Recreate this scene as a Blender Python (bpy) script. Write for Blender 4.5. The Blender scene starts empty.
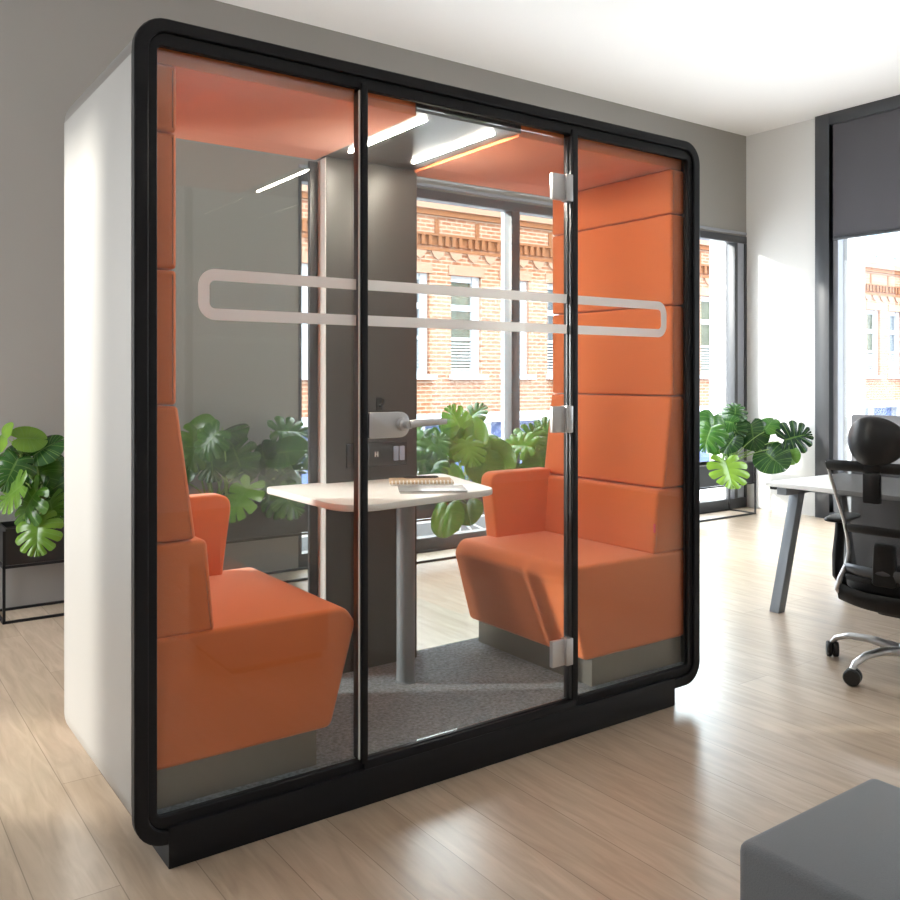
import bpy, bmesh, math, random
from mathutils import Vector, Matrix, Quaternion
random.seed(7)
C = bpy.context.scene.collection
SC = bpy.context.scene
R = math.radians

# ------------------------------------------------------------------ materials
def new_mat(name):
    m = bpy.data.materials.new(name); m.use_nodes = True
    nt = m.node_tree
    for n in list(nt.nodes): nt.nodes.remove(n)
    out = nt.nodes.new('ShaderNodeOutputMaterial')
    return m, nt, out

def principled(name, col, rough=.5, metal=0., spec=.5, noise=0., nscale=20., bump=0., bscale=200., coat=0., sheen=0., stretch=None, emis=None, estr=0.):
    m, nt, out = new_mat(name)
    b = nt.nodes.new('ShaderNodeBsdfPrincipled')
    b.inputs['Base Color'].default_value = (*col, 1)
    b.inputs['Roughness'].default_value = rough
    b.inputs['Metallic'].default_value = metal
    b.inputs['Specular IOR Level'].default_value = spec
    b.inputs['Coat Weight'].default_value = coat
    b.inputs['Sheen Weight'].default_value = sheen
    if emis:
        b.inputs['Emission Color'].default_value = (*emis, 1); b.inputs['Emission Strength'].default_value = estr
    nt.links.new(b.outputs[0], out.inputs[0])
    tc = nt.nodes.new('ShaderNodeTexCoord'); mp = nt.nodes.new('ShaderNodeMapping')
    nt.links.new(tc.outputs['Object'], mp.inputs[0])
    if stretch: mp.inputs['Scale'].default_value = stretch
    if noise:
        n = nt.nodes.new('ShaderNodeTexNoise'); n.inputs['Scale'].default_value = nscale; n.inputs['Detail'].default_value = 5
        nt.links.new(mp.outputs[0], n.inputs[0])
        mx = nt.nodes.new('ShaderNodeMix'); mx.data_type = 'RGBA'
        mx.inputs[6].default_value = (*[max(0, c*(1-noise)) for c in col], 1)
        mx.inputs[7].default_value = (*[min(1, c*(1+noise)) for c in col], 1)
        nt.links.new(n.outputs[0], mx.inputs[0]); nt.links.new(mx.outputs[2], b.inputs['Base Color'])
    if bump:
        n2 = nt.nodes.new('ShaderNodeTexNoise'); n2.inputs['Scale'].default_value = bscale; n2.inputs['Detail'].default_value = 3
        nt.links.new(mp.outputs[0], n2.inputs[0])
        bp = nt.nodes.new('ShaderNodeBump'); bp.inputs['Strength'].default_value = bump; bp.inputs['Distance'].default_value = .004
        nt.links.new(n2.outputs[0], bp.inputs['Height']); nt.links.new(bp.outputs[0], b.inputs['Normal'])
    return m

def glass_mat(name, tint=(.96,.98,.97), ior=1.5, rough=0.0):
    m, nt, out = new_mat(name)
    t = nt.nodes.new('ShaderNodeBsdfTransparent'); t.inputs[0].default_value = (*tint, 1)
    g = nt.nodes.new('ShaderNodeBsdfGlossy'); g.inputs['Roughness'].default_value = rough
    g.inputs[0].default_value = (1,1,1,1)
    lw = nt.nodes.new('ShaderNodeLayerWeight'); lw.inputs['Blend'].default_value = .5
    pw = nt.nodes.new('ShaderNodeMath'); pw.operation = 'POWER'; pw.inputs[1].default_value = 5
    nt.links.new(lw.outputs['Facing'], pw.inputs[0])
    f0 = ((ior-1)/(ior+1))**2
    f = nt.nodes.new('ShaderNodeMath'); f.operation = 'MULTIPLY_ADD'; f.inputs[1].default_value = 1-f0; f.inputs[2].default_value = f0
    nt.links.new(pw.outputs[0], f.inputs[0])
    mx = nt.nodes.new('ShaderNodeMixShader')
    nt.links.new(f.outputs[0], mx.inputs[0]); nt.links.new(t.outputs[0], mx.inputs[1]); nt.links.new(g.outputs[0], mx.inputs[2])
    nt.links.new(mx.outputs[0], out.inputs[0])
    return m

def veil_mat(name, col, alpha, rough=.6):
    """a thin translucent layer: part of the light passes straight through"""
    m, nt, out = new_mat(name)
    t = nt.nodes.new('ShaderNodeBsdfTransparent')
    b = nt.nodes.new('ShaderNodeBsdfPrincipled'); b.inputs['Base Color'].default_value = (*col, 1); b.inputs['Roughness'].default_value = rough
    mx = nt.nodes.new('ShaderNodeMixShader'); mx.inputs[0].default_value = alpha
    nt.links.new(t.outputs[0], mx.inputs[1]); nt.links.new(b.outputs[0], mx.inputs[2]); nt.links.new(mx.outputs[0], out.inputs[0])
    return m

def wood_floor():
    m, nt, out = new_mat('oak planks')
    b = nt.nodes.new('ShaderNodeBsdfPrincipled')
    b.inputs['Roughness'].default_value = .36; b.inputs['Specular IOR Level'].default_value = .6; b.inputs['Coat Weight'].default_value = .9; b.inputs['Coat Roughness'].default_value = .26
    tc = nt.nodes.new('ShaderNodeTexCoord')
    mp = nt.nodes.new('ShaderNodeMapping'); mp.inputs['Rotation'].default_value = (0, 0, R(90)); mp.inputs['Location'].default_value = (0, .035, 0)
    nt.links.new(tc.outputs['Object'], mp.inputs[0])
    br = nt.nodes.new('ShaderNodeTexBrick')
    br.offset = .37; br.inputs['Scale'].default_value = 1
    br.inputs['Brick Width'].default_value = 1.9; br.inputs['Row Height'].default_value = .2
    br.inputs['Mortar Size'].default_value = .0016; br.inputs['Mortar Smooth'].default_value = .3
    br.inputs['Color1'].default_value = (.50, .39, .285, 1); br.inputs['Color2'].default_value = (.58, .465, .35, 1)
    br.inputs['Mortar'].default_value = (.30, .23, .165, 1); br.inputs['Bias'].default_value = 0
    nt.links.new(mp.outputs[0], br.inputs['Vector'])
    mp2 = nt.nodes.new('ShaderNodeMapping'); mp2.inputs['Scale'].default_value = (9, 1.1, 1)
    nt.links.new(tc.outputs['Object'], mp2.inputs[0])
    n = nt.nodes.new('ShaderNodeTexNoise'); n.inputs['Scale'].default_value = 2.6; n.inputs['Detail'].default_value = 8; n.inputs['Distortion'].default_value = 1.1
    nt.links.new(mp2.outputs[0], n.inputs[0])
    ramp = nt.nodes.new('ShaderNodeValToRGB'); ramp.color_ramp.elements[0].position = .3; ramp.color_ramp.elements[1].position = .72
    ramp.color_ramp.elements[0].color = (.80, .77, .74, 1); ramp.color_ramp.elements[1].color = (1.1, 1.1, 1.1, 1)
    nt.links.new(n.outputs[0], ramp.inputs[0])
    mx = nt.nodes.new('ShaderNodeMix'); mx.data_type = 'RGBA'; mx.blend_type = 'MULTIPLY'; mx.inputs[0].default_value = 1
    nt.links.new(br.outputs[0], mx.inputs[6]); nt.links.new(ramp.outputs[0], mx.inputs[7])
    nt.links.new(mx.outputs[2], b.inputs['Base Color'])
    bp = nt.nodes.new('ShaderNodeBump'); bp.inputs['Strength'].default_value = .12; bp.inputs['Distance'].default_value = .002
    nt.links.new(br.outputs['Fac'], bp.inputs['Height']); bp.invert = True
    nt.links.new(bp.outputs[0], b.inputs['Normal'])
    nt.links.new(b.outputs[0], out.inputs[0])
    return m

def brick_mat():
    m, nt, out = new_mat('facade brick')
    b = nt.nodes.new('ShaderNodeBsdfPrincipled'); b.inputs['Roughness'].default_value = .9
    tc = nt.nodes.new('ShaderNodeTexCoord'); mp = nt.nodes.new('ShaderNodeMapping')
    mp.inputs['Rotation'].default_value = (R(90), 0, 0)
    nt.links.new(tc.outputs['Object'], mp.inputs[0])
    br = nt.nodes.new('ShaderNodeTexBrick'); br.inputs['Scale'].default_value = 1
    br.inputs['Brick Width'].default_value = .32; br.inputs['Row Height'].default_value = .10
    br.inputs['Mortar Size'].default_value = .016
    br.inputs['Color1'].default_value = (.20, .065, .026, 1); br.inputs['Color2'].default_value = (.27, .12, .065, 1)
    br.inputs['Mortar'].default_value = (.33, .235, .175, 1)
    nt.links.new(mp.outputs[0], br.inputs['Vector'])
    n = nt.nodes.new('ShaderNodeTexNoise'); n.inputs['Scale'].default_value = .9; n.inputs['Detail'].default_value = 4
    nt.links.new(tc.outputs['Object'], n.inputs[0])
    mx = nt.nodes.new('ShaderNodeMix'); mx.data_type = 'RGBA'; mx.blend_type = 'MULTIPLY'; mx.inputs[0].default_value = .5
    nt.links.new(br.outputs[0], mx.inputs[6]); nt.links.new(n.outputs['Color'], mx.inputs[7])
    nt.links.new(br.outputs[0], b.inputs['Base Color'])
    nt.links.new(b.outputs[0], out.inputs[0])
    return m

def leaf_mat(name, c1, c2, c3):
    m, nt, out = new_mat(name)
    b = nt.nodes.new('ShaderNodeBsdfPrincipled'); b.inputs['Roughness'].default_value = .24
    b.inputs['Specular IOR Level'].default_value = .5
    tc = nt.nodes.new('ShaderNodeTexCoord')
    n = nt.nodes.new('ShaderNodeTexNoise'); n.inputs['Scale'].default_value = 6; n.inputs['Detail'].default_value = 2
    nt.links.new(tc.outputs['Object'], n.inputs[0])
    at = nt.nodes.new('ShaderNodeAttribute'); at.attribute_name = 'tone'
    ad = nt.nodes.new('ShaderNodeMath'); ad.operation = 'MULTIPLY_ADD'; ad.inputs[1].default_value = .35
    nt.links.new(n.outputs[0], ad.inputs[0]); nt.links.new(at.outputs['Fac'], ad.inputs[2])
    ramp = nt.nodes.new('ShaderNodeValToRGB')
    e = ramp.color_ramp.elements; e[0].position = .1; e[0].color = (*c1, 1); e[1].position = 1.1; e[1].color = (*c3, 1)
    k = e.new(.55); k.color = (*c2, 1)
    nt.links.new(ad.outputs[0], ramp.inputs[0])
    uvn = nt.nodes.new('ShaderNodeUVMap'); uvn.uv_map = 'vein'
    sx = nt.nodes.new('ShaderNodeSeparateXYZ'); nt.links.new(uvn.outputs[0], sx.inputs[0])
    def mth(op, a, v=None):
        q = nt.nodes.new('ShaderNodeMath'); q.operation = op; nt.links.new(a, q.inputs[0])
        if v is not None: q.inputs[1].default_value = v
        return q.outputs[0]
    da = mth('ABSOLUTE', mth('SUBTRACT', sx.outputs[0], .5))
    v1 = mth('LESS_THAN', da, .045); v2 = mth('LESS_THAN', sx.outputs[1], .05)
    vm = nt.nodes.new('ShaderNodeMath'); vm.operation = 'MAXIMUM'; nt.links.new(v1, vm.inputs[0]); nt.links.new(v2, vm.inputs[1])
    vx = nt.nodes.new('ShaderNodeMix'); vx.data_type = 'RGBA'; vx.inputs[7].default_value = (.16, .30, .06, 1)
    nt.links.new(mth('MULTIPLY', vm.outputs[0], .55), vx.inputs[0]); nt.links.new(ramp.outputs[0], vx.inputs[6])
    nt.links.new(vx.outputs[2], b.inputs['Base Color'])
    tl = nt.nodes.new('ShaderNodeBsdfTranslucent'); nt.links.new(ramp.outputs[0], tl.inputs[0])
    mx = nt.nodes.new('ShaderNodeMixShader'); mx.inputs[0].default_value = .3
    nt.links.new(b.outputs[0], mx.inputs[1]); nt.links.new(tl.outputs[0], mx.inputs[2])
    nt.links.new(mx.outputs[0], out.inputs[0])
    return m

M = {}
M['wall_grey'] = principled('grey wall paint', (.29,.28,.265), .85, bump=.05, bscale=90)
M['wall_white'] = principled('pale wall paint', (.66,.655,.64), .55, bump=.04, bscale=90)
M['ceiling'] = principled('white ceiling paint', (.82,.82,.83), .9)
M['floor'] = wood_floor()
M['black'] = principled('black powder coat', (.008,.0085,.0105), .5, spec=.25)
M['dark_grey'] = principled('dark grey laminate', (.046,.043,.041), .45)
M['pod_shell'] = principled('light grey shell panel', (.38,.376,.363), .46, metal=.55)
M['shell_edge'] = principled('taupe roof sheet', (.20,.19,.175), .45)
M['orange'] = principled('orange wool fabric', (.74,.185,.05), .9, noise=.1, nscale=260, bump=.25, bscale=420, sheen=.25)
M['seam'] = principled('dark orange seam', (.30,.05,.012), .9)
M['plinth'] = principled('brushed grey plinth', (.20,.195,.18), .42, metal=.5)
M['carpet'] = principled('grey loop carpet', (.225,.255,.285), .98, noise=.9, nscale=80, bump=.6, bscale=200)
M['glass'] = glass_mat('clear pod glass', (.965,.975,.965), 1.5)
M['win_glass'] = glass_mat('window glass', (.97,.985,.985), 1.4)
def frost():
    m, nt, out = new_mat('white frosted film')
    t = nt.nodes.new('ShaderNodeBsdfTransparent'); d = nt.nodes.new('ShaderNodeBsdfDiffuse'); u = nt.nodes.new('ShaderNodeBsdfTranslucent')
    d.inputs[0].default_value = u.inputs[0].default_value = (.97, .98, .99, 1)
    a = nt.nodes.new('ShaderNodeMixShader'); a.inputs[0].default_value = .4; b = nt.nodes.new('ShaderNodeMixShader'); b.inputs[0].default_value = .86
    nt.links.new(d.outputs[0], a.inputs[1]); nt.links.new(u.outputs[0], a.inputs[2]); nt.links.new(t.outputs[0], b.inputs[1]); nt.links.new(a.outputs[0], b.inputs[2])
    nt.links.new(b.outputs[0], out.inputs[0]); return m
M['frost'] = frost()
M['chrome'] = principled('satin chrome', (.62,.62,.63), .38, metal=.85)
M['alu'] = principled('satin aluminium', (.62,.62,.63), .32, metal=.9)
M['gunmetal'] = principled('gunmetal profile', (.10,.105,.115), .3, metal=.8)
M['strip'] = principled('pale grey edge strip', (.72,.74,.73), .5)
M['steel_leg'] = principled('grey painted steel', (.20,.225,.255), .4, metal=.2)
M['white_top'] = principled('white laminate', (.84,.84,.83), .3)
M['led'] = principled('lit lamp diffuser', (.9,.85,.75), .4, emis=(1,.90,.76), estr=190)
M['gloss_ceiling'] = principled('dark glossy ceiling panel', (.09,.09,.095), .3, spec=.6)
M['win_frame'] = principled('anthracite window frame', (.045,.048,.055), .4)
M['win_side'] = principled('grey blue window reveal', (.30,.32,.37), .45)
M['white_reveal'] = principled('white outer reveal', (.85,.87,.88), .7)
M['blind'] = principled('charcoal blind fabric', (.082,.080,.092), .9, bump=.2, bscale=500)
M['planter'] = principled('black planter box', (.010,.010,.011), .5)
M['soil'] = principled('dark soil', (.03,.02,.014), 1, noise=.5, nscale=60, bump=1, bscale=60)
M['leaf'] = leaf_mat('monstera leaf', (.006,.026,.009), (.028,.105,.014), (.20,.36,.035))
M['stem'] = principled('green stem', (.20,.33,.08), .5)
M['ottoman'] = principled('grey melange felt', (.145,.16,.175), .95, noise=.18, nscale=300, bump=.3, bscale=400, sheen=.2)
M['chair_black'] = principled('black nylon', (.009,.009,.0095), .42, spec=.3)
M['chair_foam'] = principled('black seat fabric', (.014,.014,.016), .8, bump=.3, bscale=300)
M['head'] = principled('black soft leatherette', (.011,.011,.012), .36, spec=.4)
M['mesh'] = veil_mat('black mesh fabric', (.008,.008,.009), .56)
M['caster'] = principled('black caster rubber', (.012,.012,.012), .5)
M['screen'] = principled('grey desk screen felt', (.30,.30,.315), .95)
M['kraft'] = principled('kraft board', (.55,.42,.27), .8)
M['paper'] = principled('white paper', (.8,.8,.78), .8)
M['grey_cover'] = principled('grey glossy cover', (.30,.30,.30), .25)
M['pen'] = principled('dark brown pen', (.03,.018,.012), .3)
M['pink'] = principled('pink woven tag', (.75,.08,.16), .7)
M['socket'] = principled('dark socket plate', (.03,.03,.032), .25)
M['socket_blue'] = principled('pale blue socket face', (.32,.37,.50), .3)
M['brick'] = brick_mat()
M['brick_dark'] = principled('ochre brick course', (.17,.06,.018), .9, noise=.2, nscale=8)
M['brick_pale'] = principled('pale brick course', (.27,.15,.10), .9, noise=.12, nscale=9)
M['white_paint'] = principled('white window paint', (.40,.42,.46), .5)
M['rail_white'] = principled('white railing paint', (.82,.84,.88), .5)
M['pane_dark'] = principled('dark street window pane', (.06,.075,.09), .08)
M['tree_reflection_pane'] = principled('pane with painted tree reflection', (.045,.055,.03), .1, noise=.9, nscale=3)  # tree reflections painted into the colour as mottled dark green
M['shop_pane'] = principled('blue shop pane', (.06,.10,.24), .15, noise=.6, nscale=1.2)
M['sky_glass'] = principled('pale blue curtain wall', (.35,.62,.76), .2)
M['asphalt'] = principled('pale pavement', (.40,.40,.40), .9)

# ------------------------------------------------------------------ mesh helpers
class MB:
    def __init__(s): s.bm = bmesh.new()
    def _add(s, other, mtx=None):
        if mtx is not None: bmesh.ops.transform(other, matrix=mtx, verts=other.verts)
        me = bpy.data.meshes.new('tmp'); other.to_mesh(me); other.free(); s.bm.from_mesh(me); bpy.data.meshes.remove(me); return s
    def box(s, x0, x1, y0, y1, z0, z1, bev=0., seg=2, mtx=None):
        b = bmesh.new(); bmesh.ops.create_cube(b, size=1)
        bmesh.ops.transform(b, matrix=Matrix.Translation(((x0+x1)/2, (y0+y1)/2, (z0+z1)/2)) @ Matrix.Diagonal((abs(x1-x0), abs(y1-y0), abs(z1-z0), 1)), verts=b.verts)
        if bev: bmesh.ops.bevel(b, geom=b.edges[:], offset=bev, segments=seg, profile=.5, affect='EDGES')
        return s._add(b, mtx)
    def prism(s, pts, a0, a1, axis='Y', bev=0., seg=2, mtx=None, ang=50):
        """2-D outline pulled along an axis. Y: pts=(x,z); X: pts=(y,z); Z: pts=(x,y)"""
        b = bmesh.new()
        def P(p, a): return {'Y': (p[0], a, p[1]), 'X': (a, p[0], p[1]), 'Z': (p[0], p[1], a)}[axis]
        v0 = [b.verts.new(P(p, a0)) for p in pts]; v1 = [b.verts.new(P(p, a1)) for p in pts]
        b.faces.new(v0); b.faces.new(v1[::-1]); n = len(pts)
        for i in range(n): b.faces.new((v0[i], v1[i], v1[(i+1) % n], v0[(i+1) % n]))
        bmesh.ops.recalc_face_normals(b, faces=b.faces[:])
        if bev:
            es = [e for e in b.edges if len(e.link_faces) == 2 and e.calc_face_angle(0) > R(ang)]
            bmesh.ops.bevel(b, geom=es, offset=bev, segments=seg, profile=.5, affect='EDGES')
        return s._add(b, mtx)
    def ring(s, outer, inner, a0, a1):
        """frame between two outlines with equal point counts, pulled along Y"""
        b = bmesh.new(); n = len(outer)
        L = [[b.verts.new((p[0], a, p[1])) for p in q] for q, a in ((outer, a0), (inner, a0), (inner, a1), (outer, a1))]
        for k in range(4):
            A, B = L[k], L[(k+1) % 4]
            for i in range(n): b.faces.new((A[i], A[(i+1) % n], B[(i+1) % n], B[i]))
        bmesh.ops.recalc_face_normals(b, faces=b.faces[:])
        return s._add(b)
    def tube(s, pts, r, n=10, caps=True, flat=None):
        """round (or flattened) tube through points; r number or list; flat=(width factor, axis vector)"""
        b = bmesh.new(); pts = [Vector(p) for p in pts]; rs = r if isinstance(r, (list, tuple)) else [r]*len(pts)
        rings = []; up = None
        for i, p in enumerate(pts):
            t = (pts[min(i+1, len(pts)-1)] - pts[max(i-1, 0)]).normalized()
            if flat: u = Vector(flat[1]); u = (u - t*u.dot(t)).normalized()
            elif up is None:
                u = t.orthogonal().normalized()
            else: u = (up - t*up.dot(t)).normalized()
            up = u; w = t.cross(u); k = flat[0] if flat else 1
            rings.append([b.verts.new(p + (u*math.cos(a)*k + w*math.sin(a))*rs[i]) for a in [2*math.pi*j/n for j in range(n)]])
        for A, B in zip(rings, rings[1:]):
            for j in range(n): b.faces.new((A[j], A[(j+1) % n], B[(j+1) % n], B[j]))
        if caps: b.faces.new(rings[0][::-1]); b.faces.new(rings[-1])
        bmesh.ops.recalc_face_normals(b, faces=b.faces[:])
        return s._add(b)
    def lathe(s, prof, n=32, mtx=None):
        b = bmesh.new(); rings = []
        for r, z in prof: rings.append([b.verts.new((r*math.cos(2*math.pi*j/n), r*math.sin(2*math.pi*j/n), z)) for j in range(n)])
        for A, B in zip(rings, rings[1:]):
            for j in range(n): b.faces.new((A[j], A[(j+1) % n], B[(j+1) % n], B[j]))
        b.faces.new(rings[0][::-1]); b.faces.new(rings[-1])
        bmesh.ops.recalc_face_normals(b, faces=b.faces[:])
        return s._add(b, mtx)
    def ball(s, mtx, u=28, v=18, fn=None):
        b = bmesh.new(); bmesh.ops.create_uvsphere(b, u_segments=u, v_segments=v, radius=1)
        if fn:
            for q in b.verts: q.co = fn(q.co)
        return s._add(b, mtx)
    def build(s, name, mat, parent=None, ang=38):
        me = bpy.data.meshes.new(name); bmesh.ops.remove_doubles(s.bm, verts=s.bm.verts, dist=1e-6)
        s.bm.to_mesh(me); s.bm.free()
        for p in me.polygons: p.use_smooth = True
        me.set_sharp_from_angle(angle=R(ang))
        me.materials.append(M[mat])
        o = bpy.data.objects.new(name, me); C.objects.link(o)
        if parent: o.parent = parent
        return o

def rrect(x0, x1, z0, z1, r, seg=8):
    out = []
    for cx, cz, a0 in ((x1-r, z1-r, 0), (x0+r, z1-r, 90), (x0+r, z0+r, 180), (x1-r, z0+r, 270)):
        for k in range(seg+1):
            a = R(a0 + 90*k/seg); out.append((cx + r*math.cos(a), cz + r*math.sin(a)))
    return out

def rounded(poly, rad, seg=6):
    """round the corners of a polygon; rad one number or one per corner"""
    out = []; n = len(poly); rs = rad if isinstance(rad, (list, tuple)) else [rad]*n
    for i in range(n):
        p = Vector(poly[i]); a = Vector(poly[i-1]); b = Vector(poly[(i+1) % n]); r = rs[i]
        if r <= 0: out.append(tuple(p)); continue
        u = (a-p).normalized(); v = (b-p).normalized()
        h = math.acos(max(-1, min(1, u.dot(v))))/2
        d = min(r/math.tan(h), .49*(a-p).length, .49*(b-p).length)
        A = p+u*d; B = p+v*d
        for k in range(seg+1):
            t = k/seg; q = A*(1-t)**2 + p*2*t*(1-t) + B*t*t
            out.append((q.x, q.y))
    return out

def thing(name, label, cat, loc=(0,0,0), rz=0, group=None):
    o = bpy.data.objects.new(name, None); C.objects.link(o); o.empty_display_size = .1
    o.location = loc; o.rotation_euler = (0, 0, rz); return tag(o, label, cat, group)
def tag(o, label, cat, group=None, kind=None):
    o['label'] = label; o['category'] = cat
    if group: o['group'] = group
    if kind: o['kind'] = kind
    return o
def struct(o, label=None, cat=None):
    o['kind'] = 'structure'
    if label: o['label'] = label
    if cat: o['category'] = cat
    return o

# ------------------------------------------------------------------ room
XW, YB, ZC = 7.07, 3.23, 3.81
XL, YF = -2.3, -6.2
fl = MB().box(XL-.2, XW+.45, YF-.2, YB+.4, -.2, 0).build('floor', 'floor')
struct(fl, 'light oak plank floor of the office', 'floor')
struct(MB().box(XL-.2, XW+.45, YF-.2, YB+.45, ZC, ZC+.2).build('ceiling', 'ceiling'), 'plain white ceiling', 'ceiling')
# back wall: solid left of x=2.04, band above the window
w = MB(); w.box(XL-.2, 2.03, YB, YB+.12, 0, ZC); w.box(2.03, XW+.01, YB, YB+.12, 2.775, ZC)
struct(w.build('wall_back', 'wall_grey'), 'grey back wall above and left of the long window', 'wall')
struct(MB().box(6.87, XW+.4, YB+.10, YB+.30, -.2, 3.2).build('trim_1', 'white_reveal'), 'white outer reveal right of the back window', 'trim')
# right wall
w = MB(); w.box(XW, XW+.1, 2.43, YB, 0, ZC); w.box(XW, XW+.1, YF, -2.6, 0, ZC)
struct(w.build('wall_right', 'wall_white'), 'pale right wall between the two windows', 'wall')
struct(MB().box(XW+.125, XW+.42, 2.20, 2.42, -.2, ZC).build('trim_2', 'white_reveal'), 'white outer reveal left of the right window', 'trim')
# left and front walls with wide window openings (behind the camera)
def wall_open(name, along, fixed, a0, a1, opens, z0, z1, mat, label):
    w = MB(); a = a0
    def bx(p, q, zz0, zz1):
        if along == 'X': w.box(p, q, fixed-.2, fixed, zz0, zz1)
        else: w.box(fixed-.2, fixed, p, q, zz0, zz1)
    for (p, q) in opens:
        bx(a, p, 0, ZC); bx(p, q, 0, z0); bx(p, q, z1, ZC); a = q
    bx(a, a1, 0, ZC)
    struct(w.build(name, mat), label, 'wall')
FO = []
LO = [(2.0,3.1)]
wall_open('wall_front', 'X', YF, XL, XW, FO, .5, 3.0, 'wall_white', 'pale front wall behind the viewer')
wall_open('wall_left', 'Y', XL, YF, YB, LO, .4, 3.0, 'wall_white', 'pale left wall with one tall window')

# back window
wf = MB()
y0, y1 = YB-.01, YB+.09
wf.box(2.03, 7.068, y0, y1, 2.70, 2.772, .004)
wf.box(2.03, 7.068, y0, y1, 0.0, .10, .004)
wf.box(2.03, 2.052, y0, y1, .10, 2.70, .003)
for xm in (3.944, 5.86): wf.box(xm, xm+.088, y0, y1, .10, 2.70, .004)
wf.box(6.87, 6.92, y0, y1, .10, 2.70, .004)
wf.box(7.035, 7.068, y0, y1, .10, 2.70, .003)
W1 = struct(wf.build('window_1', 'win_frame'), 'dark framed floor length window in the back wall', 'window')
g = MB()
for xm in (3.95, 5.866): g.box(xm+.002, xm+.08, y1, y1+.05, .08, 2.72)
g.box(6.90, 7.04, y0+.012, y1-.01, .10, 2.70)
struct(g.build('window_reveal', 'win_side', W1))
g = MB()
for a, b in ((2.05, 3.946), (4.03, 5.862), (5.946, 6.872)): g.box(a, b, YB+.035, YB+.045, .10, 2.70)
struct(g.build('pane', 'win_glass', W1))
struct(MB().box(2.03, 7.06, YB-.016, YB+.03, 2.79, 2.815, .004).build('head_strip', 'win_side', W1))
# right window
wf = MB(); x0, x1 = XW-.05, XW+.12
wf.box(x0, x1, 2.285, 2.43, 0, ZC, .004); wf.box(x0, x1, -2.6, 2.285, ZC-.11, ZC, .004); wf.box(x0, x1, -2.6, 2.285, 0, .06, .004)
wf.box(x0, x1, -2.7, -2.6, 0, ZC, .004)
for ym in (.35,): wf.box(x0+.02, x1, ym-.04, ym+.04, .06, ZC-.11, .004)
W2 = struct(wf.build('window_2', 'win_frame'), 'dark framed full height window in the right wall', 'window')
struct(MB().box(XW+.02, XW+.11, 2.235, 2.286, .06, ZC-.11, .003).build('window_reveal', 'win_side', W2))
struct(MB().box(XW+.07, XW+.08, -2.6, 2.236, .06, ZC-.11).build('pane', 'win_glass', W2))
bl = thing('roller_blind', 'charcoal roller blind half lowered over the right window', 'blind', (XW, 1.0, 2.64))
MB().box(-.012, -.006, -3.58, 1.268, 0, 1.06).build('fabric', 'blind', bl)
MB().box(-.022, .002, -3.58, 1.268, -.025, .008, .006).build('bottom_bar', 'win_frame', bl)

# ------------------------------------------------------------------ meeting pod
PW, PH = 2.306, 2.30
pod = thing('meeting_pod', 'glass fronted meeting pod with black rounded frame and pale grey side', 'meeting pod')
def mirx(x): return PW-x
outer = rrect(0, PW, .066, PH+.004, .088)
b = MB()
b.ring(outer, rrect(.038, PW-.038, .104, PH-.032, .056), .0, .03)
b.ring(rrect(.037, PW-.037, .103, PH-.031, .057), rrect(.064, PW-.064, .143, PH-.070, .014), .010, .031)
fr = b.build('front_frame', 'black', pod, 30)
bv = fr.modifiers.new('soft', 'BEVEL'); bv.width = .004; bv.segments = 2; bv.limit_method = 'ANGLE'; bv.angle_limit = R(40)
# mullions
for a, c in ((.690, .714), (1.582, 1.611)):
    o = MB().box(a, c, .001, .05, .13, PH-.05, .003).build('mullion', 'black', pod)
    MB().box(a-.004, a+.001, .006, .045, .145, PH-.076, .001).build('edge_profile', 'gunmetal', o)
    if a < 1: MB().box(a-.0055, a-.003, .006, .014, .145, PH-.076).build('edge_lip', 'strip', o)
# bottom: front sill between the mullions and plinth
b = MB(); b.box(.09, 2.146, -.003, .74, 0, .112, .003)
b.build('plinth', 'black', pod)
MB().box(.70, 1.60, .0, .06, .10, .139, .003).build('threshold', 'black', pod)
# shell
def shell_part(name, mat, sel, th=.03, y0=.03, y1=.83):
    """the wrap-round shell, cut into its sheets by outline index range"""
    po = rrect(0, PW, .087, PH, .10); pi = rrect(th, PW-th, .087+th, PH-th, .10-th)
    n = len(po); b = bmesh.new(); idx = sel
    rows = [[b.verts.new((q[i % n][0], a, q[i % n][1])) for i in idx] for q, a in ((po, y0), (pi, y0), (pi, y1), (po, y1))]
    for k in range(4):
        A, B = rows[k], rows[(k+1) % 4]
        for i in range(len(idx)-1): b.faces.new((A[i], A[i+1], B[i+1], B[i]))
    for i in (0, -1): b.faces.new([r[i] for r in rows])
    bmesh.ops.recalc_face_normals(b, faces=b.faces[:])
    m = MB(); m._add(b); return m.build(name, mat, pod, 30)
# outline indices: 0-8 top right arc, 9-17 top left arc, 18-26 bottom left arc, 27-35 bottom right arc
shell_part('roof_panel', 'shell_edge', list(range(0, 18)))
shell_part('side_panel', 'pod_shell', list(range(17, 19)))
shell_part('side_panel', 'pod_shell', [35, 36])
shell_part('underside', 'pod_shell', list(range(18, 36)))
MB().box(.032, PW-.032, .03, .83, .118, .14).build('carpet', 'carpet', pod)
# glazing
yg0, yg1 = .030, .038
def pane(name, x0, x1, z0, z1, y0=yg0, y1=yg1): return MB().box(x0, x1, y0, y1, z0, z1).build(name, 'glass', pod)
pl = pane('glass_pane', .066, .689, .144, 2.229)
pr_ = pane('glass_pane', 1.612, 2.24, .144, 2.229)
door = pane('door', .718, 1.575, .145, 2.214, .022, .030)
MB().box(1.572, 1.581, .018, .034, .145, 2.214, .002).build('door_edge', 'gunmetal', door)
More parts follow.
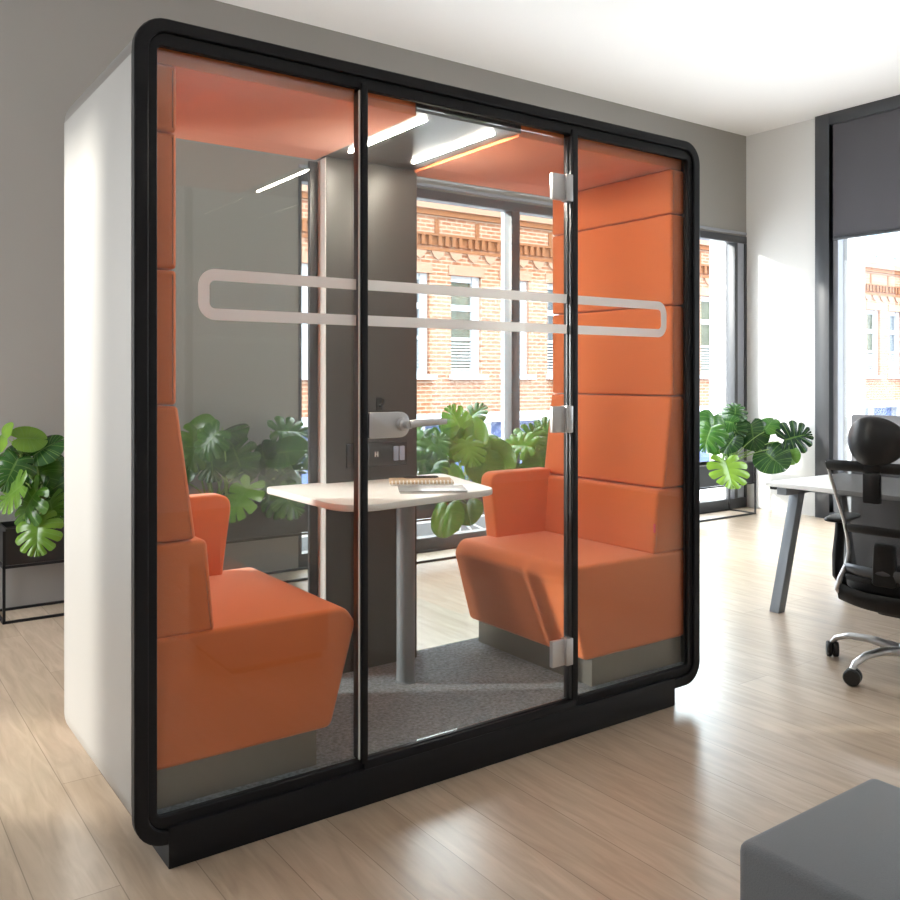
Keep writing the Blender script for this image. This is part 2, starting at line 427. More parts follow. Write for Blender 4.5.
# frosted stripe on the glazing, one closed loop broken by the mullions
zs0, zs1, st, rr = 1.494, 1.639, .033, .05
def cshape(x0, x1, open_right):
    o, i = [], []
    for cx, cz, a0 in (((x0+rr), (zs1-rr), 90), ((x0+rr), (zs0+rr), 180)):
        for k in range(9):
            a = R(a0+90*k/8); o.append((cx+rr*math.cos(a), cz+rr*math.sin(a))); i.append((cx+(rr-st)*math.cos(a), cz+(rr-st)*math.sin(a)))
    pts = [(x1, zs1)] + o + [(x1, zs0), (x1, zs0+st)] + i[::-1] + [(x1, zs1-st)]
    if not open_right:
        pts = [(x0+x1-p[0], p[1]) for p in pts]
    return pts
MB().prism(cshape(.182, .686, True), .0285, .0295).build('frosted_stripe', 'frost', pl)
MB().prism(cshape(1.615, 2.130, False), .0285, .0295).build('frosted_stripe', 'frost', pr_)
for za in (zs0, zs1-st): MB().box(.719, 1.571, .0205, .0215, za, za+st).build('frosted_stripe', 'frost', door)
# hinges and handle
for zc in (2.03, 1.178, .322):
    b = MB(); b.box(1.488, 1.552, .006, .024, zc-.048, zc+.048, .003); b.box(1.549, 1.582, -.004, .030, zc-.05, zc+.05, .004)
    b.build('hinge', 'chrome', door)
b = MB(); b.prism(rounded([(.718, 1.140), (.868, 1.140), (.868, 1.222), (.718, 1.222)], [.008, .038, .038, .008]), .002, .021, bev=.003)
b.lathe([(.021, 0), (.021, .022), (.013, .026), (.013, .05)], 20, Matrix.Translation((.838, .004, 1.182)) @ Matrix.Rotation(R(90), 4, 'X'))
hd = b.build('handle', 'alu', door)
MB().tube([(.838, -.045, 1.184), (.86, -.048, 1.186), (.90, -.05, 1.188), (.975, -.05, 1.189)], [.012, .012, .011, .009], 12, flat=(.7, (0,1,0))).build('lever', 'alu', hd)
# interior: ceiling, valance, column, rear frame
for x0, x1 in ((.04, .935), (1.375, PW-.04)):
    b = MB(); b.box(x0, x1, .062, .80, 2.200, 2.262, .006)
    b.build('ceiling_cushion', 'orange', pod)
MB().box(.93, 1.38, .055, .80, 2.212, 2.255).build('ceiling_panel', 'gloss_ceiling', pod)
for xl in (.996, 1.290):
    o = MB().box(xl, xl+.013, .11, .64, 2.207, 2.214, .002).build('light_strip', 'led', pod)
col = MB().box(.957, 1.388, .75, .828, .14, 2.212, .003).build('column', 'dark_grey', pod)
MB().box(.9545, .9575, .752, .826, .14, 2.205).build('column_edge', 'strip', col)
b = MB()
for x0, x1 in ((.916, .9535), (1.392, 1.43)): b.box(x0, x1, .815, .832, .14, 2.20, .002)

b.build('rear_frame', 'win_frame', pod)
pane('glass_pane', .033, .918, .142, 2.2, .818, .826); pane('glass_pane', 1.43, PW-.033, .142, 2.2, .818, .826)
# sockets and hook on the column
sp = MB().box(1.045, 1.335, .742, .752, .965, 1.065, .006).build('socket_panel', 'socket', col)
for xs, mt in ((1.075, 'socket'), (1.175, 'paper'), (1.265, 'socket_blue'), (1.295, 'socket_blue')):
    if mt == 'paper':
        q = MB(); q.box(xs, xs+.004, .739, .743, 1.005, 1.027); q.box(xs+.012, xs+.016, .739, .743, 1.005, 1.027); q.box(xs, xs+.016, .739, .743, 1.014, 1.018)
        q.build('usb_mark', 'paper', col)
    else: MB().box(xs, xs+.024, .737, .744, .985, 1.045, .003).build('socket', mt, col)
b = MB(); b.tube([(1.20, .752, 1.215), (1.20, .73, 1.215), (1.20, .715, 1.225), (1.20, .712, 1.245)], .006, 8); b.box(1.185, 1.215, .744, .751, 1.195, 1.25, .003)
b.build('coat_hook', 'chair_black', col)

# ------------------------------------------------------------------ benches
def bench(mirror, label):
    t = thing('upholstered_bench', label, 'bench', (PW if mirror else 0, 0, .14), 0, 'facing benches in the pod')
    f = (lambda x: -x) if mirror else (lambda x: x)
    zz = -.14
    def prof(pts, r, ya, yb, name, mat='orange', bev=.014, par=t):
        return MB().prism([(f(x), z+zz) for x, z in rounded(pts, r)], ya, yb, bev=bev, seg=3, ang=45).build(name, mat, par, 60)
    # high backrest cushions, top to bottom
    e = 0 if mirror else .013
    lv = [(2.198, 2.014), (2.010, 1.634), (1.630, 1.256)]
    for zt, zb in lv:
        prof([(.035, zb), (.118+e, zb), (.118+e, zt), (.035, zt)], [0, .012, .012, 0], .052, .788, 'back_cushion')
    prof([(.035, .876), (.174+e, .876), (.122+e, 1.252), (.035, 1.252)], [0, .014, .014, 0], .052, .788, 'back_cushion')
    lower = prof([(.035, .610), (.228+e, .610), (.205+e, .872), (.035, .872)], [0, .012, .02, 0], .052, .788, 'back_cushion')
    if mirror: MB().box(f(.2255), f(.2205), .048, .0535, .70+zz, .735+zz).build('label_tag', 'pink', lower)
    # seat
    prof([(.035, .248), (.612, .248), (.700, .560), (.665, .614), (.035, .614)], [0, .03, .035, .06, 0], .050, .788, 'seat', bev=.016)
    MB().box(*sorted((f(.05), f(.565))), .062, .78, 0, .115).build('base', 'plinth', t)
    # wing armrest at the rear end
    prof([(.19, .60), (.515, .60), (.556, .905), (.19, .905)], [0, .01, .055, 0], .712, .790, 'armrest', bev=.010)
    return t
bench(False, 'orange high back bench on the left side of the pod')
bench(True, 'orange high back bench on the right side of the pod behind the door')

# ------------------------------------------------------------------ table and what lies on it
tb = thing('pod_table', 'white rounded pod table on one round grey leg', 'table', (1.19, .53, .14))
ox, oy = 1.19, .53
outl = rounded([(.735, .80), (.735, .135), (1.435, .235), (1.575, .80)], [.04, .15, .11, .05], 10)
outl = [(x-ox-.02, y-oy) for x, y in outl]
MB().prism(outl, .745, .77, 'Z', bev=.006, seg=2).build('tabletop', 'white_top', tb)
MB().lathe([(.04, 0), (.04, .005), (.036, .006), (.036, .74), (.05, .742), (.05, .746)], 24).build('leg', 'steel_leg', tb)
ZT = .91
nb = thing('spiral_notebook', 'spiral notebook with kraft cover on the white pod table', 'notebook', (1.262, .530, ZT), R(-30))
b = MB(); b.box(-.125, .125, -.065, .095, .006, .014, .001); b.build('cover', 'kraft', nb)
MB().box(-.123, .123, -.063, .093, .0, .006).build('pages', 'paper', nb)
b = MB()
for k in range(17):
    xk = -.116 + k*.0145
    b.tube([(xk, -.065+.0095*math.cos(a), .0098+.0095*math.sin(a)) for a in [2*math.pi*i/12 for i in range(13)]], .0024, 6, False)
b.build('spiral', 'paper', nb)
nt2 = thing('grey_notebook', 'closed grey notebook in front of the spiral notebook', 'notebook', (1.180, .333, ZT), R(-30))
MB().box(-.125, .125, -.088, .088, .006, .009, .001).build('cover', 'grey_cover', nt2); MB().box(-.122, .122, -.086, .086, 0, .006).build('pages', 'paper', nt2)
pn = MB().tube([(-.07, 0, .005), (-.06, 0, .005), (.06, 0, .005), (.072, 0, .005)], [.002, .005, .005, .003], 8).build('pen', 'pen')
pn.location = (1.300, .590, ZT+.014); pn.rotation_euler = (0, 0, R(-28))
tag(pn, 'dark pen lying on the kraft notebook cover', 'pen')

# ------------------------------------------------------------------ planters and monsteras
def planter(x0, x1, label):
    t = thing('planter', label, 'planter', ((x0+x1)/2, 3.03, 0), 0, 'black planters under the back window')
    h = (x1-x0)/2; ya, yb = -.15, .15; r = .007
    b = MB()
    for x in (-h+r, h-r):
        for y in (ya, yb): b.box(x-r, x+r, y-r, y+r, 0, .50)
    for z in (.007, .305):
        for y in (ya, yb): b.box(-h, h, y-r, y+r, z-r, z+r)
        for x in (-h+r, h-r): b.box(x-r, x+r, ya, yb, z-r, z+r)
    b.build('stand', 'black', t)
    b = MB(); w = .012; X0, X1, Y0, Y1 = -h+.016, h-.016, ya+.008, yb-.008
    b.box(X0, X1, Y0, Y0+w, .313, .51); b.box(X0, X1, Y1-w, Y1, .313, .51)
    b.box(X0, X0+w, Y0+w, Y1-w, .313, .51); b.box(X1-w, X1, Y0+w, Y1-w, .313, .51); b.box(X0+w, X1-w, Y0+w, Y1-w, .313, .325)
    b.build('box', 'planter', t)
    MB().box(X0+w, X1-w, Y0+w, Y1-w, .325, .48).build('soil', 'soil', t)
    return t
planter(.118, 2.27, 'long black planter on a thin stand, left of and behind the pod')
planter(2.325, 4.475, 'long black planter behind the pod, seen past the table')
planter(4.53, 6.735, 'long black planter at the right end, beside the white wall')

CAMR = Vector((.814, -.580, 0)); CAMB = Vector((-.580, -.814, 0))      # sideways and towards the room
def add_leaf(bm, tone_l, uv, base, tip_dir, normal, L, split, tone, droop=.25, fold=.3):
    n_l = 6 if split else 1
    n = Vector(normal).normalized(); d = Vector(tip_dir); d = (d - n*d.dot(n)).normalized(); s = d.cross(n)
    WID = [(0, .30), (.08, .47), (.2, .56), (.35, .57), (.5, .53), (.65, .45), (.8, .33), (.92, .20), (1, .13)]
    def wid(t):
        for (a, x), (b, y) in zip(WID, WID[1:]):
            if t <= b: return x + (y-x)*(t-a)/(b-a)
        return WID[-1][1]
    def P(side, tau, r, t):
        a = R(150)*(1-t)**1.3 + R(4)*t
        edge = 1 - (.11 if split else 0)*abs(2*tau-1)**2.5
        rr = L*wid(t)*r*edge
        x = math.sin(a)*rr; y = .12*L + t*L*.78 + math.cos(a)*rr*.75 + .10*L*t*r*(1-t)*2
        ax = abs(x/L)
        z = L*(fold*ax*(1-1.3*ax) - droop*((y/L)**2*.75 + ax**2*1.6)) + .018*L*math.cos((tau-.5)*math.pi*2)*r + .012*L*math.sin(t*9+side)*r
        return base + d*y + s*(x*side) + n*z
    TS, RS = (5 if split else 16), 6
    for side in (-1, 1):
        for k in range(n_l):
            t0, t1 = k/n_l, (k+1)/n_l
            grid = []
            for i in range(TS+1):
                tau = i/TS; row = []
                for j in range(RS+1):
                    q = j/RS
                    gap = 0 if (not split or q < .4) else .22*((q-.4)/.6)**.7
                    if split and k == n_l-1: gap *= .35
                    tt = .5 + (tau-.5)*(1-gap)
                    row.append((bm.verts.new(P(side, tau, q, t0 + (t1-t0)*tt)), (tau if split else (t0+tau*6) % 1, q)))
                grid.append(row)
            for i in range(TS):
                for j in range(RS):
                    q = (grid[i][j], grid[i+1][j], grid[i+1][j+1], grid[i][j+1])
                    if side < 0: q = q[::-1]
                    f = bm.faces.new([v for v, _ in q]); f[tone_l] = tone
                    for lp, (_, c) in zip(f.loops, q): lp[uv].uv = c

def monstera(x, y, leaves, label, seed, fill=5, hgt=.4):
    rnd = random.Random(seed)
    root = thing('monstera', label, 'plant', (x, y, .48), 0, 'monsteras in the planters')
    bm = bmesh.new(); tl = bm.faces.layers.float.new('tone'); uv = bm.loops.layers.uv.new('vein'); st = MB()
    L = list(leaves)
    for k in range(fill):
        a = rnd.uniform(0, 6.28); rr = rnd.uniform(.05, .22)
        L.append((x+rr*math.cos(a), min(3.13, y+.05+rr*.35*math.sin(a)), .55+rnd.random()*hgt, rnd.uniform(.15, .24), rnd.uniform(-170, 170), rnd.random() < .5, rnd.uniform(.0, .55)))
    for (lx, ly, lz, size, ang, split, tone) in L:
        c = Vector((lx-x, ly-y, lz-.48))
        tip = CAMR*math.sin(R(ang)) + Vector((0,0,1))*math.cos(R(ang))
        nrm = CAMB*1.0 + Vector((0,0,.6+rnd.uniform(-.35,.7))) + CAMR*rnd.uniform(-.8, .8)
        n = nrm.normalized(); d = (tip - n*tip.dot(n)).normalized()
        size *= .86
        base = c - d*size*.5
        add_leaf(bm, tl, uv, base, d, n, size, split, tone + rnd.uniform(-.12, .12), rnd.uniform(.1, .5), rnd.uniform(.1, .45))
        o = Vector((rnd.uniform(-.06, .06), rnd.uniform(-.04, .04), 0))
        mid = (o+base)/2 + Vector((0, 0, .10)) - n*.03
        pts = [o*(1-t)**2 + mid*2*t*(1-t) + base*t*t for t in [i/8 for i in range(9)]]
        st.tube(pts, [.0065-.003*i/8 for i in range(9)], 6)
    me = bpy.data.meshes.new('foliage'); bm.to_mesh(me); bm.free()
    for p in me.polygons: p.use_smooth = True
    me.materials.append(M['leaf']); o = bpy.data.objects.new('foliage', me); C.objects.link(o); o.parent = root
    st.build('stems', 'stem', root)
    return root
# (x, y, z, length, direction of the tip in degrees clockwise from up, split?, tone)
monstera(.33, 2.98, [(.15,2.80,.84,.24,200,True,.25), (.26,2.9,1.0,.20,60,False,.75), (.33,2.88,.95,.24,30,False,.2), (.205,2.95,.93,.24,-60,False,.1),
   (.40,3.0,.83,.22,120,False,.1), (.30,2.9,.80,.24,150,False,.55), (.20,2.72,.66,.30,-150,True,.5), (.35,2.83,.66,.26,150,False,.3), (.14,2.75,.72,.26,-110,True,.55),
   (.13,2.95,1.01,.18,-70,False,.6), (.24,2.62,.52,.26,175,True,.6), (.38,2.86,.72,.25,100,False,.15), (.33,2.74,.62,.24,140,True,.5)],
   'leafy monstera in the planter left of the pod', 3, 4)
monstera(1.36, 3.0, [(1.19,2.9,.90,.30,-160,True,.35), (1.25,3.0,1.02,.22,80,False,.4), (1.42,2.95,1.0,.24,30,False,.2), (1.42,2.85,.86,.30,-20,True,.3),
   (1.36,2.65,.60,.34,190,True,.6), (1.28,2.9,.82,.28,170,True,.25), (1.47,2.9,.78,.24,120,False,.3), (1.22,2.78,.95,.26,-140,True,.3)],
   'monstera seen through the left glass beside the orange armrest', 11, 5)
monstera(1.87, 3.0, [(1.64,2.95,.84,.22,-40,False,.3), (1.66,2.8,.58,.30,160,True,.25), (1.86,3.0,.98,.30,70,True,.3), (1.76,2.82,.86,.30,95,False,.25), (1.80,2.9,.70,.28,130,False,.2),
   (1.72,2.7,.55,.26,130,True,.45), (2.0,2.9,.80,.28,90,True,.3)], 'monstera behind the left tip of the white pod table', 23, 6)
monstera(2.95, 3.0, [(2.90,2.95,.80,.30,-40,True,.4), (2.86,2.85,.66,.30,-150,True,.3), (3.03,2.75,.60,.30,180,False,.4), (3.0,2.95,.86,.26,40,True,.4), (2.82,2.60,.37,.28,180,False,.5), (2.78,2.9,.74,.3,-100,True,.25),
   (3.12,2.72,.36,.24,160,False,.45)],
   'monstera behind the pod, directly right of the dark column', 31, 5)
monstera(3.32, 3.02, [(3.24,3.0,1.0,.32,-20,True,.5), (3.24,2.85,.80,.29,170,True,.55), (3.45,2.9,.84,.28,110,False,.45), (3.12,3.0,.86,.30,-90,True,.5), (3.48,2.8,.72,.30,140,False,.4),
   (3.47,3.1,1.05,.26,40,True,.3), (3.33,2.8,.66,.30,190,False,.45), (3.36,2.95,.95,.28,10,False,.5)], 'tall monstera in front of the window between column and right bench', 43, 4, .5)
monstera(3.98, 3.02, [(3.80,2.95,.80,.30,-70,True,.5), (3.95,3.0,.85,.32,20,True,.4), (4.05,2.9,.78,.30,110,True,.45), (3.9,2.8,.66,.3,180,False,.4), (4.12,3.0,.92,.26,70,True,.35)],
   'monstera behind the right bench, below the window mullion', 57, 4)
monstera(6.42, 2.98, [(6.52,2.95,1.02,.26,10,True,.1), (6.50,3.0,.97,.26,-30,True,.3), (6.08,2.85,.90,.34,200,False,.35), (6.57,2.80,.80,.33,170,False,.12), (6.83,2.50,.77,.36,75,True,.02), (6.02,2.65,.47,.40,180,True,.85),
   (6.62,2.6,.56,.36,140,False,.0), (6.72,2.5,.60,.22,150,False,.6), (6.72,2.72,.88,.24,20,False,.45), (6.34,2.95,.74,.28,-120,False,.05), (5.91,2.8,.80,.36,-170,True,.4), (6.45,2.9,.84,.26,150,True,.12), (6.3,2.9,.92,.24,-60,False,.2),
   (6.70,2.8,.72,.24,100,False,.1), (6.22,2.8,.72,.24,-150,False,.05)],
   'monstera with glossy split leaves in front of the white wall at the right', 66, 6)

# ------------------------------------------------------------------ desk
dk = thing('office_desk', 'white office desk with slanted grey legs', 'desk', (3.76, .70, 0))
MB().box(0, .80, -1.62, 0, .705, .73, .003).build('desktop', 'white_top', dk)
def dleg(y, s):
    b = MB(); z1 = .69
    xa, xb = (-.045, .160) if s > 0 else (.805, .635)
    for_ = [(xa, 0), (xa+.062, 0), (xb+.062, z1), (xb, z1)] if s > 0 else [(xa-.062, 0), (xa, 0), (xb, z1), (xb-.062, z1)]
    b.prism(for_, y-.03, y+.03, bev=.003)
    b.build('leg', 'steel_leg', dk)
for yy in (-.085, -1.535): dleg(yy, 1); dleg(yy, -1)
b = MB(); b.box(.03, .77, -.115, -.055, .66, .705); b.box(.03, .77, -1.565, -1.505, .66, .705); b.box(.24, .29, -1.5, -.1, .665, .705); b.box(.51, .56, -1.5, -.1, .665, .705)
b.build('under_frame', 'steel_leg', dk)
MB().box(.03, .09, -.045, -.008, .685, .705, .002).build('bracket', 'chair_black', dk)
sc = thing('divider_panel', 'grey felt divider panel standing along the far edge of the desk', 'divider panel', (4.59, .655, 0))
MB().prism([(y, z) for y, z in rounded([(0, 0), (-1.55, 0), (-1.55, 1.10), (0, 1.10)], .025)], -.012, .012, 'X', bev=.004).build('panel', 'screen', sc)

# ------------------------------------------------------------------ office chair (local: +y is forward)
ch = thing('office_chair', 'black mesh office chair with headrest at the desk', 'office chair', (3.296, -.357, 0), R(-84))
base = MB()
def starleg(a):
    dx, dy = math.cos(a), math.sin(a)
    pts = [(dx*r, dy*r, z) for r, z in ((.02, .105), (.08, .112), (.17, .122), (.26, .116), (.325, .092), (.345, .068))]
    base.tube(pts, [.022, .021, .018, .0155, .013, .011], 12, flat=(1.25, (-dy, dx, 0)))
A = [R(96.5+84 + 72*k) for k in range(5)]
for a in A: starleg(a)
base.lathe([(.034, .085), (.036, .095), (.036, .125), (.03, .135)], 24)
base.build('star_base', 'alu', ch)
for a in A:
    dx, dy = math.cos(a)*.342, math.sin(a)*.342
    rot = Matrix.Translation((dx, dy, .036)) @ Matrix.Rotation(a+R(30), 4, 'Z') @ Matrix.Rotation(R(90), 4, 'Y')
    b = MB()
    for o in (-.0145, .0145): b.lathe([(.012, -.013), (.031, -.013), (.036, -.008), (.036, .008), (.031, .013), (.012, .013)], 24, rot @ Matrix.Translation((0, 0, o)))
    b.lathe([(.009, -.02), (.009, .02)], 12, rot)
    b.tube([(dx, dy, .03), (dx, dy, .075)], .009, 10)
    b.build('caster', 'caster', ch)
MB().lathe([(.026, .03), (.026, .21), (.017, .215), (.017, .30), (.05, .305), (.05, .325)], 24).build('gas_lift', 'chair_black', ch)
b = MB(); b.prism(rounded([(-.09, -.14), (.09, -.14), (.09, .16), (-.09, .16)], .04), .275, .335, 'Z', bev=.012); b.build('mechanism', 'chair_black', ch)
# seat cushion
def seat_fn(q): return Vector((math.copysign(abs(q.x)**.55, q.x)*.245, math.copysign(abs(q.y)**.55, q.y)*.25, math.copysign(abs(q.z)**.6, q.z)*.045 - .012*q.y*abs(q.y)))
MB().ball(Matrix.Translation((0, .06, .395)), 40, 20, seat_fn).build('seat', 'chair_foam', ch)
b = MB(); b.prism(rounded([(-.235, -.20), (.235, -.20), (.225, .26), (-.225, .26)], .07), .335, .362, 'Z', bev=.012, seg=3); b.build('seat_pan', 'chair_black', ch)
# back: two side uprights in an S curve joined by a top bar
UP = [(.220, -.318, .962), (.214, -.30, .90), (.202, -.262, .80), (.190, -.222, .70), (.182, -.192, .60), (.181, -.185, .545), (.187, -.195, .49), (.205, -.222, .43), (.214, -.232, .385), (.205, -.205, .345), (.17, -.15, .328)]
for s in (-1, 1):
    MB().tube([(s*x, y, z) for x, y, z in UP], [.006, .0065, .007, .007, .008, .010, .012, .012, .011, .010, .009], 12, flat=(1.5, (0, 1, .3))).build('back_upright', 'alu', ch)
def bar(zc, y, hw, hh, sag, name, mat, th=.011):
    b = MB(); pts = [(hw*u, y - sag*(1-u*u), zc+.006*(1-u*u)) for u in [-1+2*i/16 for i in range(17)]]
    b.tube(pts, th, 10, flat=(hh/th, (0, -.25, 1))); return b.build(name, mat, ch)
bar(.945, -.315, .218, .024, .045, 'top_bar', 'chair_black')
# mesh
bm = bmesh.new(); rows = []
for (x, y, z) in [(.214, -.31, .945), (.211, -.295, .90), (.201, -.262, .80), (.189, -.222, .70), (.181, -.192, .60), (.180, -.185, .545), (.186, -.195, .49), (.203, -.218, .43)]:
    rows.append([bm.verts.new((x*u, y - .042*(1-u*u), z)) for u in [-1+2*i/12 for i in range(13)]])
for A_, B_ in zip(rows, rows[1:]):
    for i in range(12): bm.faces.new((A_[i], A_[i+1], B_[i+1], B_[i]))
m_ = MB(); m_._add(bm); o = m_.build('back_mesh', 'mesh', ch); so = o.modifiers.new('th', 'SOLIDIFY'); so.thickness = .003
# lumbar spine, yoke, lower shell
b = MB(); b.prism(rounded([(-.05, .43), (.05, .43), (.042, .615), (-.042, .615)], .02), -.268, -.228, bev=.01, seg=3); b.build('lumbar_support', 'chair_black', ch)
bar(.475, -.20, .187, .026, .055, 'yoke', 'gunmetal', .014)
bar(.66, -.21, .185, .020, .045, 'lumbar_bar', 'chair_black', .008)
b = MB()
for i in range(12):
    pass
pts = [(.205*u, -.225 - .03*(1-u*u), .372 - .02*(1-u*u)) for u in [-1+2*i/16 for i in range(17)]]
b.tube(pts, .012, 10, flat=(3.2, (0, -.1, 1))); b.build('lower_shell', 'chair_black', ch)
# neck and headrest
b = MB(); b.box(-.036, .036, -.388, -.362, .80, .93, .008); b.box(-.034, .034, -.382, -.350, .93, 1.0, .008); b.build('headrest_post', 'chair_black', ch)
def head_fn(q): return Vector((q.x*.125, q.y*.045 + .05*(q.x*q.x) , q.z*.106 + .012*q.x*0))
MB().ball(Matrix.Translation((0, -.37, 1.062)), 36, 24, head_fn).build('headrest', 'head', ch)
# arms
for s in (-1, 1):
    o = MB().ball(Matrix.Translation((s*.285, -.02, .672)), 28, 14, lambda q: Vector((math.copysign(abs(q.x)**.7, q.x)*.048, math.copysign(abs(q.y)**.7, q.y)*.14, q.z*.017)))
    ar = o.build('armrest', 'chair_black', ch)
    MB().tube([(s*.285, -.045, .665), (s*.285, -.05, .60), (s*.29, -.06, .50), (s*.285, -.07, .41), (s*.25, -.05, .345), (s*.12, 0, .325)], [.02, .022, .024, .024, .02, .016], 12, flat=(1.3, (0, 1, 0))).build('arm_post', 'chair_black', ar)

# ------------------------------------------------------------------ ottoman
ot = thing('ottoman', 'grey felt cube ottoman in the near right corner', 'ottoman', (1.045, -1.565, 0))
b = MB(); b.box(-.25, .25, -.27, .27, .03, .42, .022, 4); b.build('cushion', 'ottoman', ot)
MB().box(-.22, .22, -.24, .24, 0, .035).build('base', 'chair_black', ot)

# ------------------------------------------------------------------ outside
struct(MB().box(-30, 90, 5.6, 60, -2.5, -2.3).build('ground', 'asphalt'), 'pale street outside the windows', 'street')
struct(MB().box(-6, 30, YB+.4, 5.6, -2.3, -.22).build('terrace', 'asphalt'), 'pale terrace outside the back window', 'terrace')
YQ = 16.0
bld = thing('brick_building', 'brick building with white sash windows across the street', 'building', (20, YQ, -2.3))
def bpart(mb, name, mat, par=bld):
    o = mb.build(name, mat); o.parent = par
    M_ = Matrix.Translation((-20, -YQ, 2.3)) if par is bld else Matrix.Identity(4)
    o.data.transform(Matrix.Translation((-20, -YQ, 2.3)))
    return o
pitch, wx0, ww = 1.645, 12.46, .97
Xa, Xb = 5.0, 44.0
ks = range(-4, 19)
b = MB(); zb, z0, z1, zt = .41, 1.40, 3.95, 5.55
b.box(Xa, Xb, YQ, YQ+.4, zb, z0); b.box(Xa, Xb, YQ, YQ+.4, z1, zt); b.box(Xa, Xb, YQ+.3, YQ+.5, z0, z1)
xs = [wx0+pitch*k for k in ks]
prev = Xa
for x in xs: b.box(prev, x, YQ, YQ+.4, z0, z1); prev = x+ww
b.box(prev, Xb, YQ, YQ+.4, z0, z1)
bpart(b, 'brick_wall', 'brick')
b = MB(); b.box(Xa, Xb, YQ-.16, YQ+.3, 5.56, 5.76); bpart(b, 'coping', 'brick_pale')
b = MB(); b.box(Xa, Xb, YQ-.10, YQ, 5.42, 5.56); b.box(Xa, Xb, YQ-.10, YQ, 4.90, 4.96); b.box(Xa, Xb, YQ-.07, YQ, 4.52, 4.60); bpart(b, 'cornice_band', 'brick_dark')
pts = [(Xa, YQ), (Xa, YQ-.02)]; x = Xa+.1; i = 0
while x < Xb-.3:
    pts += [(x, YQ-.02), (x, YQ-.09), (x+.10, YQ-.09), (x+.10, YQ-.02)]; x += .215 if i % 4 else .30; i += 1
pts += [(Xb, YQ-.02), (Xb, YQ)]
bpart(MB().prism(pts, 4.66, 4.90, 'Z'), 'dentil_band', 'brick_dark')
b = MB(); x = Xa+.1
while x < Xb-.4:
    b.prism([(x, 4.52), (x+.42, 4.52), (x+.34, 4.38), (x+.21, 4.30), (x+.08, 4.38)], YQ-.06, YQ); x += .56
bpart(b, 'corbel_band', 'brick_pale')
x = Xa+.55
while x < Xb-.4:
    bpart(MB().box(x, x+.13, YQ-.02, YQ+.02, 4.98, 5.34), 'parapet_slot', 'brick_dark'); x += 1.28
b = MB()
for x in xs: b.box(x-.08, x+ww+.08, YQ-.03, YQ, 3.95, 4.20)
bpart(b, 'window_lintels', 'brick_pale')
for x in xs:
    b = MB(); f = .07
    b.box(x, x+f, YQ+.14, YQ+.22, z0, z1); b.box(x+ww-.22, x+ww, YQ+.10, YQ+.22, z0, z1); b.box(x, x+ww, YQ+.14, YQ+.22, z1-.16, z1)
    b.box(x, x+ww, YQ+.13, YQ+.22, 3.05, 3.20); b.box(x, x+ww, YQ+.14, YQ+.22, 2.28, 2.36); b.box(x, x+ww, YQ+.14, YQ+.22, z0, z0+.1)
    b.box(x-.06, x+ww+.12, YQ-.18, YQ+.2, 1.27, 1.40)
    n = 9
    for k in range(n): b.box(x+f, x+ww-.22, YQ+.15, YQ+.19, 1.52+k*.083, 1.555+k*.083)
    fw = bpart(b, 'window', 'white_paint')
    pb = MB(); pb.box(x+.03, x+ww-.03, YQ+.20, YQ+.21, z0+.03, z1-.03)
    p = bpart(pb, 'window_glass', 'pane_dark' if (int(round((x-wx0)/pitch)) % 3) else 'tree_reflection_pane'); p.parent = fw
b = MB(); b.box(Xa, Xb, YQ-.25, YQ+.4, .16, .41); bpart(b, 'shop_fascia', 'white_paint')
b = MB(); x = Xa
while x < Xb: b.box(x, x+.35, YQ-.02, YQ+.4, -2.3, .16); x += 2.1
b.box(Xa, Xb, YQ, YQ+.35, -2.3, -1.9); bpart(b, 'shop_piers', 'white_paint')
b = MB(); b.box(Xa, Xb, YQ+.2, YQ+.25, -1.9, .16); bpart(b, 'shop_glass', 'shop_pane')
b = MB(); b.box(Xa, Xb, YQ+.5, YQ+9, -2.3, 5.3); bpart(b, 'building_mass', 'brick_pale')
tw = thing('glass_tower', 'pale blue glass office tower above the brick roof', 'building', (50, 30, -2.3))
b = MB(); b.box(-4, 26, 0, 12, 0, 24); b.build('glass_facade', 'sky_glass', tw)
b = MB()
for k in range(13): b.box(-4.05+k*2.5, -3.75+k*2.5, -.15, 0, 0, 24)
for k in range(9): b.box(-4, 26, -.12, 0, k*3., k*3.+.25)
b.build('facade_grid', 'white_paint', tw)
# truss railing outside
ra = thing('truss_railing', 'low white truss railing outside the back window, below the plants', 'railing', (4.3, 4.5, -.22))
b = MB(); b.box(-2.4, 2.6, -.03, .03, .185, .225); b.box(-2.4, 2.6, -.03, .03, 0, .03)
for k in range(5):
    xc = -1.95+k*1.0
    for dx in (-.36, -.18, 0, .18, .36): b.tube([(xc, 0, .19), (xc+dx, 0, .02)], .009, 6)
b.build('rails', 'rail_white', ra)
MB().box(-2.4, 2.6, .035, .045, .02, .20).build('infill', 'steel_leg', ra)

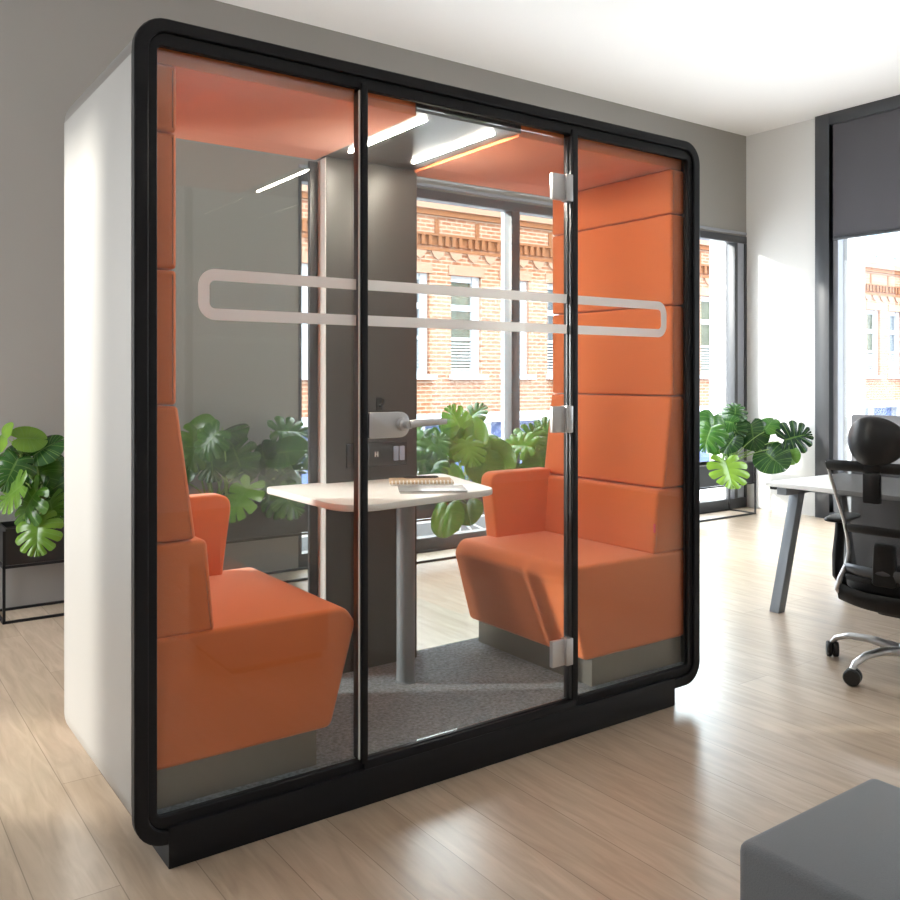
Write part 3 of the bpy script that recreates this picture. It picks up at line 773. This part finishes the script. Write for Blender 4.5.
# ------------------------------------------------------------------ light
wd = bpy.data.worlds.new('daylight'); SC.world = wd; wd.use_nodes = True
bg = wd.node_tree.nodes['Background']; bg.inputs[0].default_value = (.90, .95, 1.0, 1)
wn = wd.node_tree; tcw = wn.nodes.new('ShaderNodeTexCoord'); sxw = wn.nodes.new('ShaderNodeSeparateXYZ'); wn.links.new(tcw.outputs['Generated'], sxw.inputs[0])
mr = wn.nodes.new('ShaderNodeMapRange'); mr.inputs[1].default_value = 0; mr.inputs[2].default_value = .8; mr.inputs[3].default_value = 3.4; mr.inputs[4].default_value = 13
wn.links.new(sxw.outputs[2], mr.inputs[0]); wn.links.new(mr.outputs[0], bg.inputs[1])
def area(name, loc, rot, sx, sy, e, col=(1,1,1)):
    l = bpy.data.lights.new(name, 'AREA'); l.shape = 'RECTANGLE'; l.size = sx; l.size_y = sy; l.energy = e; l.color = col
    o = bpy.data.objects.new(name, l); C.objects.link(o); o.location = loc; o.rotation_euler = rot; return o
for p, q in FO: area('window_daylight', ((p+q)/2, YF-.1, 1.75), (R(90), 0, 0), q-p, 2.5, 6, (1, .98, .95))
for (p, q), e in zip(LO, (46,)): area('window_daylight', (XL-.1, (p+q)/2, 1.7), (R(90), 0, R(-90)), q-p, 2.6, e, (1, .98, .95))
for px, e in ((-.9, 22), (1.9, 13), (4.8, 6)): area('fill_uplight', (px, -4.3, 2.75), (R(180), 0, 0), 1.5, .3, e, (1, .99, .97))  # unseen fill lamps added behind the camera to brighten ceiling and room
s = bpy.data.lights.new('sun', 'SUN'); s.energy = 5; s.angle = R(4); s.color = (1, .95, .86)
so = bpy.data.objects.new('sun', s); C.objects.link(so)
so.rotation_euler = Vector((.80, -.56, -.30)).to_track_quat('-Z', 'Y').to_euler()

# ------------------------------------------------------------------ camera
cd = bpy.data.cameras.new('camera'); cam = bpy.data.objects.new('camera', cd); C.objects.link(cam)
cd.sensor_width = 36; cd.lens = 881.2/900*36; cd.shift_y = -(450-377)/900
cd.clip_start = .05; cd.clip_end = 300
cam.location = (-.6735, -2.385, 1.3334); cam.rotation_euler = (R(90), 0, -.6191)
SC.camera = cam
SC.cycles.use_denoising = True
SC.cycles.max_bounces = 12; SC.cycles.transparent_max_bounces = 24; SC.cycles.diffuse_bounces = 5
SC.cycles.sample_clamp_indirect = 8
SC.view_settings.view_transform = 'Standard'; SC.view_settings.look = 'None'; SC.view_settings.gamma = 1; SC.view_settings.use_curve_mapping = False
SC.view_settings.exposure = 0.34
